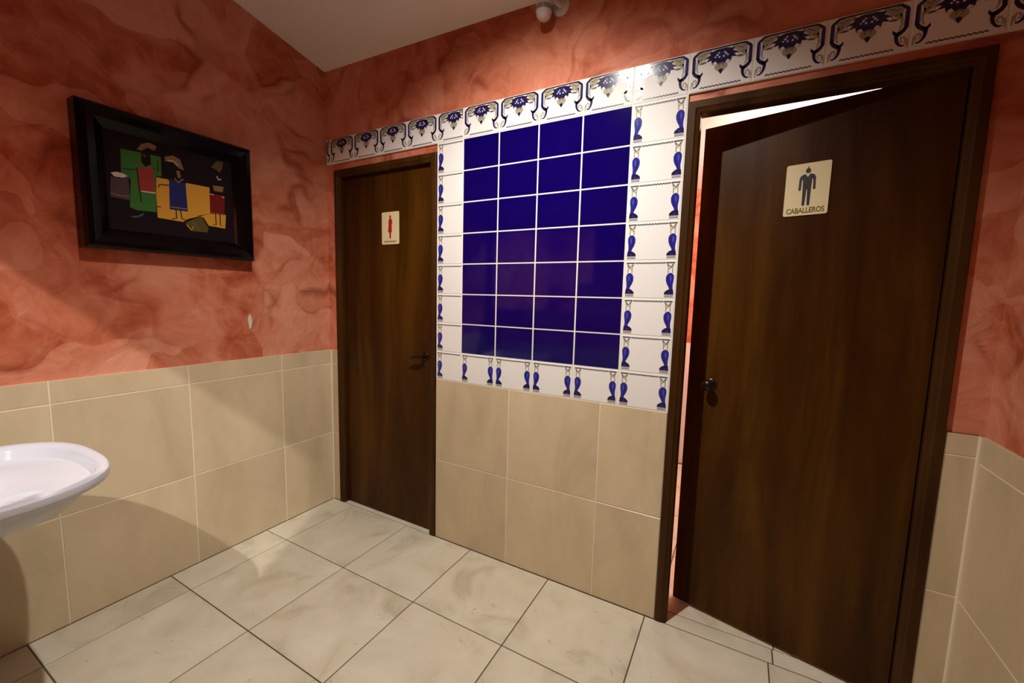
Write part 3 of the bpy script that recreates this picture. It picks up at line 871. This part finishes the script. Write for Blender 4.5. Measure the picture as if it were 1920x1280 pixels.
b = len(V); V += [PP(y, z, 0.0) for y, z in ((PY0 + .05, PZ0 + .05), (PY1 - .05, PZ0 + .05), (PY1 - .05, PZ1 - .05), (PY0 + .05, PZ1 - .05))]
Fc.append((b, b + 3, b + 2, b + 1)); fm.append(0)
mesh_obj('canvas', V, Fc, keys, fm, parent=pic)

# ------------------------------------------------------------------ pedestal wash basin (front towards the painted wall's far end)
SX, SZ = 0.505, 0.826
SYF, SYB = -1.243, FRONT_Y + TT + 0.002
basin = empty('wash_basin', (SX, (SYF + SYB) / 2, 0.0))
tag(basin, 'white ceramic pedestal wash basin standing by the beige dado', 'wash basin')
SCY = (SYF + SYB) / 2
def srect(hx, y0, y1, z, ef=2.75, n=48, back_flat=True):
    """rounded outline: soft super-ellipse towards +Y, squarer at the back"""
    cy = (y0 + y1) / 2; hy = (y1 - y0) / 2; out = []
    for k in range(n):
        a = 2 * PI * k / n; c, s = math.cos(a), math.sin(a)
        e = ef if s > 0 else (7.0 if back_flat else ef)
        x_ = hx * math.copysign(abs(c) ** (2 / e), c); y_ = hy * math.copysign(abs(s) ** (2 / e), s)
        out.append((x_, cy + y_ - SCY, z))
    return out
H = 0.311
rings = [srect(.070, -1.74, -1.62, 0.615, 2.4), srect(.075, SYB, -1.56, .640, 2.4), srect(.095, SYB, -1.50, .690, 2.4), srect(.122, SYB, -1.45, .740, 2.4),
         srect(.150, SYB, -1.41, .768, 2.5), srect(.220, SYB, -1.330, .783, 2.6), srect(.288, SYB, -1.256, .789, 2.7), srect(.307, SYB, -1.245, .797, 2.7), srect(H, SYB, SYF, .808, 2.75), srect(.3095, SYB, SYF - .0015, SZ - .0035, 2.75), srect(.303, SYB, SYF - .006, SZ, 2.75),
         srect(.281, SYB + .13, SYF - .014, SZ - .0005, 2.7, back_flat=False), srect(.272, SYB + .137, SYF - .022, SZ - .003, 2.65, back_flat=False), srect(.264, SYB + .143, SYF - .029, SZ - .014, 2.6, back_flat=False),
         srect(.250, SYB + .155, SYF - .043, SZ - .055, 2.7, back_flat=False), srect(.212, SYB + .178, SYF - .076, SZ - .100, 2.5, back_flat=False),
         srect(.130, SYB + .215, SYF - .140, SZ - .135, 2.2, back_flat=False), srect(.035, -1.60, -1.53, SZ - .146, 2.0, back_flat=False)]
bowl = loft('basin_bowl', rings, 'ceramic', basin)
lathe('drain', (0, -1.565 - SCY, SZ - .1465), (0, 0, 1), [(0, .024), (.0035, .024), (.0035, .010), (.001, .0)], 'chrome', basin)
prs = [(0.0, .115, .10), (.03, .112, .098), (.06, .090, .080), (.30, .080, .074), (.50, .086, .080), (.63, .115, .105)]
loft('pedestal', [[(rx * math.cos(2 * PI * k / 32), -1.66 - SCY + ry * math.sin(2 * PI * k / 32), z) for k in range(32)] for z, rx, ry in prs], 'ceramic', basin)
fa = lathe('faucet_body', (0, -1.765 - SCY, SZ), (0, 0, 1), [(0, .026), (.006, .026), (.010, .019), (.09, .017), (.105, .018), (.115, .010), (.117, 0)], 'chrome', basin)
tube('spout', [(0, -1.765 - SCY, SZ + .07), (0, -1.72 - SCY, SZ + .095), (0, -1.69 - SCY, SZ + .10), (0, -1.665 - SCY, SZ + .092), (0, -1.655 - SCY, SZ + .07)], [.012, .012, .011, .011, .010], 'chrome', fa)
tube('tap_handle', [(0, -1.765 - SCY, SZ + .115), (0, -1.775 - SCY, SZ + .135), (0, -1.74 - SCY, SZ + .150)], [.007, .008, .006], 'chrome', fa)

# ------------------------------------------------------------------ small white fixture high on the back wall
fx = empty('wall_spotlight', (1.490, PB, 2.545))
tag(fx, 'small white swivel spotlight high on the wall under the ceiling', 'spotlight')
lathe('mounting_plate', (0, 0, 0), (0, -1, 0), [(0, .036), (.008, .036), (.012, .031), (.013, 0)], 'plastic', fx)
tube('arm', [(0, -.010, 0), (-.014, -.034, .006), (-.030, -.052, .008), (-.048, -.058, .004)], .010, 'plastic', fx)
hb = Vector((-.050, -.060, .030)); ax = Vector((-.06, .02, -1.0))
hd = lathe('lamp_head', hb, ax, [(0, .020), (.004, .028), (.014, .034), (.046, .0345), (.0475, .032), (.0645, .031), (.066, .034), (.084, .029), (.094, .020), (.099, 0)], 'plastic', fx)
lathe('band', hb + ax.normalized() * .0472, ax, [(0, .0335), (.0180, .0328)], 'plastic_grey', hd)

# ------------------------------------------------------------------ lamps
def lamp(name, loc, power, col, label, size=2.75, zc=None, blend=1.0, aim=(0, 0, -1), radius=0.018, point=None):
    o = empty(name, (loc.x, loc.y, zc))
    d = zc - loc.z
    lathe('trim_ring', (0, 0, 0.004), (0, 0, -1), [(0, .055), (d + .004, .055), (d + .006, .050), (d + .004, .042), (.004, .040)], 'plastic', o)
    lathe('bulb', (0, 0, 0), (0, 0, -1), [(0, .034), (d - .004, .034), (d - .002, .028), (d - .001, 0)], 'glow', o)
    tag(o, label, 'ceiling lamp')
    li = bpy.data.lights.new(name + '_light', 'SPOT' if point is None else 'POINT')
    li.energy = power if point is None else point
    li.color = col; li.shadow_soft_size = radius
    if point is None:
        li.spot_size = size; li.spot_blend = blend
    lo = bpy.data.objects.new('lamp_light', li); COL.objects.link(lo)
    lo.rotation_euler = Vector(aim).to_track_quat('-Z', 'Y').to_euler()
    lo.parent = o; lo.location = (0, 0, -d - (0.035 if point is None else 0.09))
    return o
WARM = (1.0, 0.95, 0.875)
lamp('ceiling_lamp', LAMP_A, POWER_A, WARM, 'round recessed ceiling lamp above the tiled lobby', size=2.06, aim=(-0.25, 0.78, -2.0), zc=ceil_z(LAMP_A.x, LAMP_A.y))
lamp('ceiling_lamp', ADDED_LAMP, ADDED_LAMP_POWER, WARM, 'added round ceiling lamp behind the opening, standing in for a mirror reflection', zc=2.80)  # added: replaces the lobby lamp's reflection from the basin mirror
pl = lamp('ceiling_lamp', Vector((2.62, 1.25, 2.26)), 1.0, (1.0, 0.92, 0.82), 'round ceiling lamp inside the mens toilet', zc=ceil_z(2.62, 1.25), point=60.0)
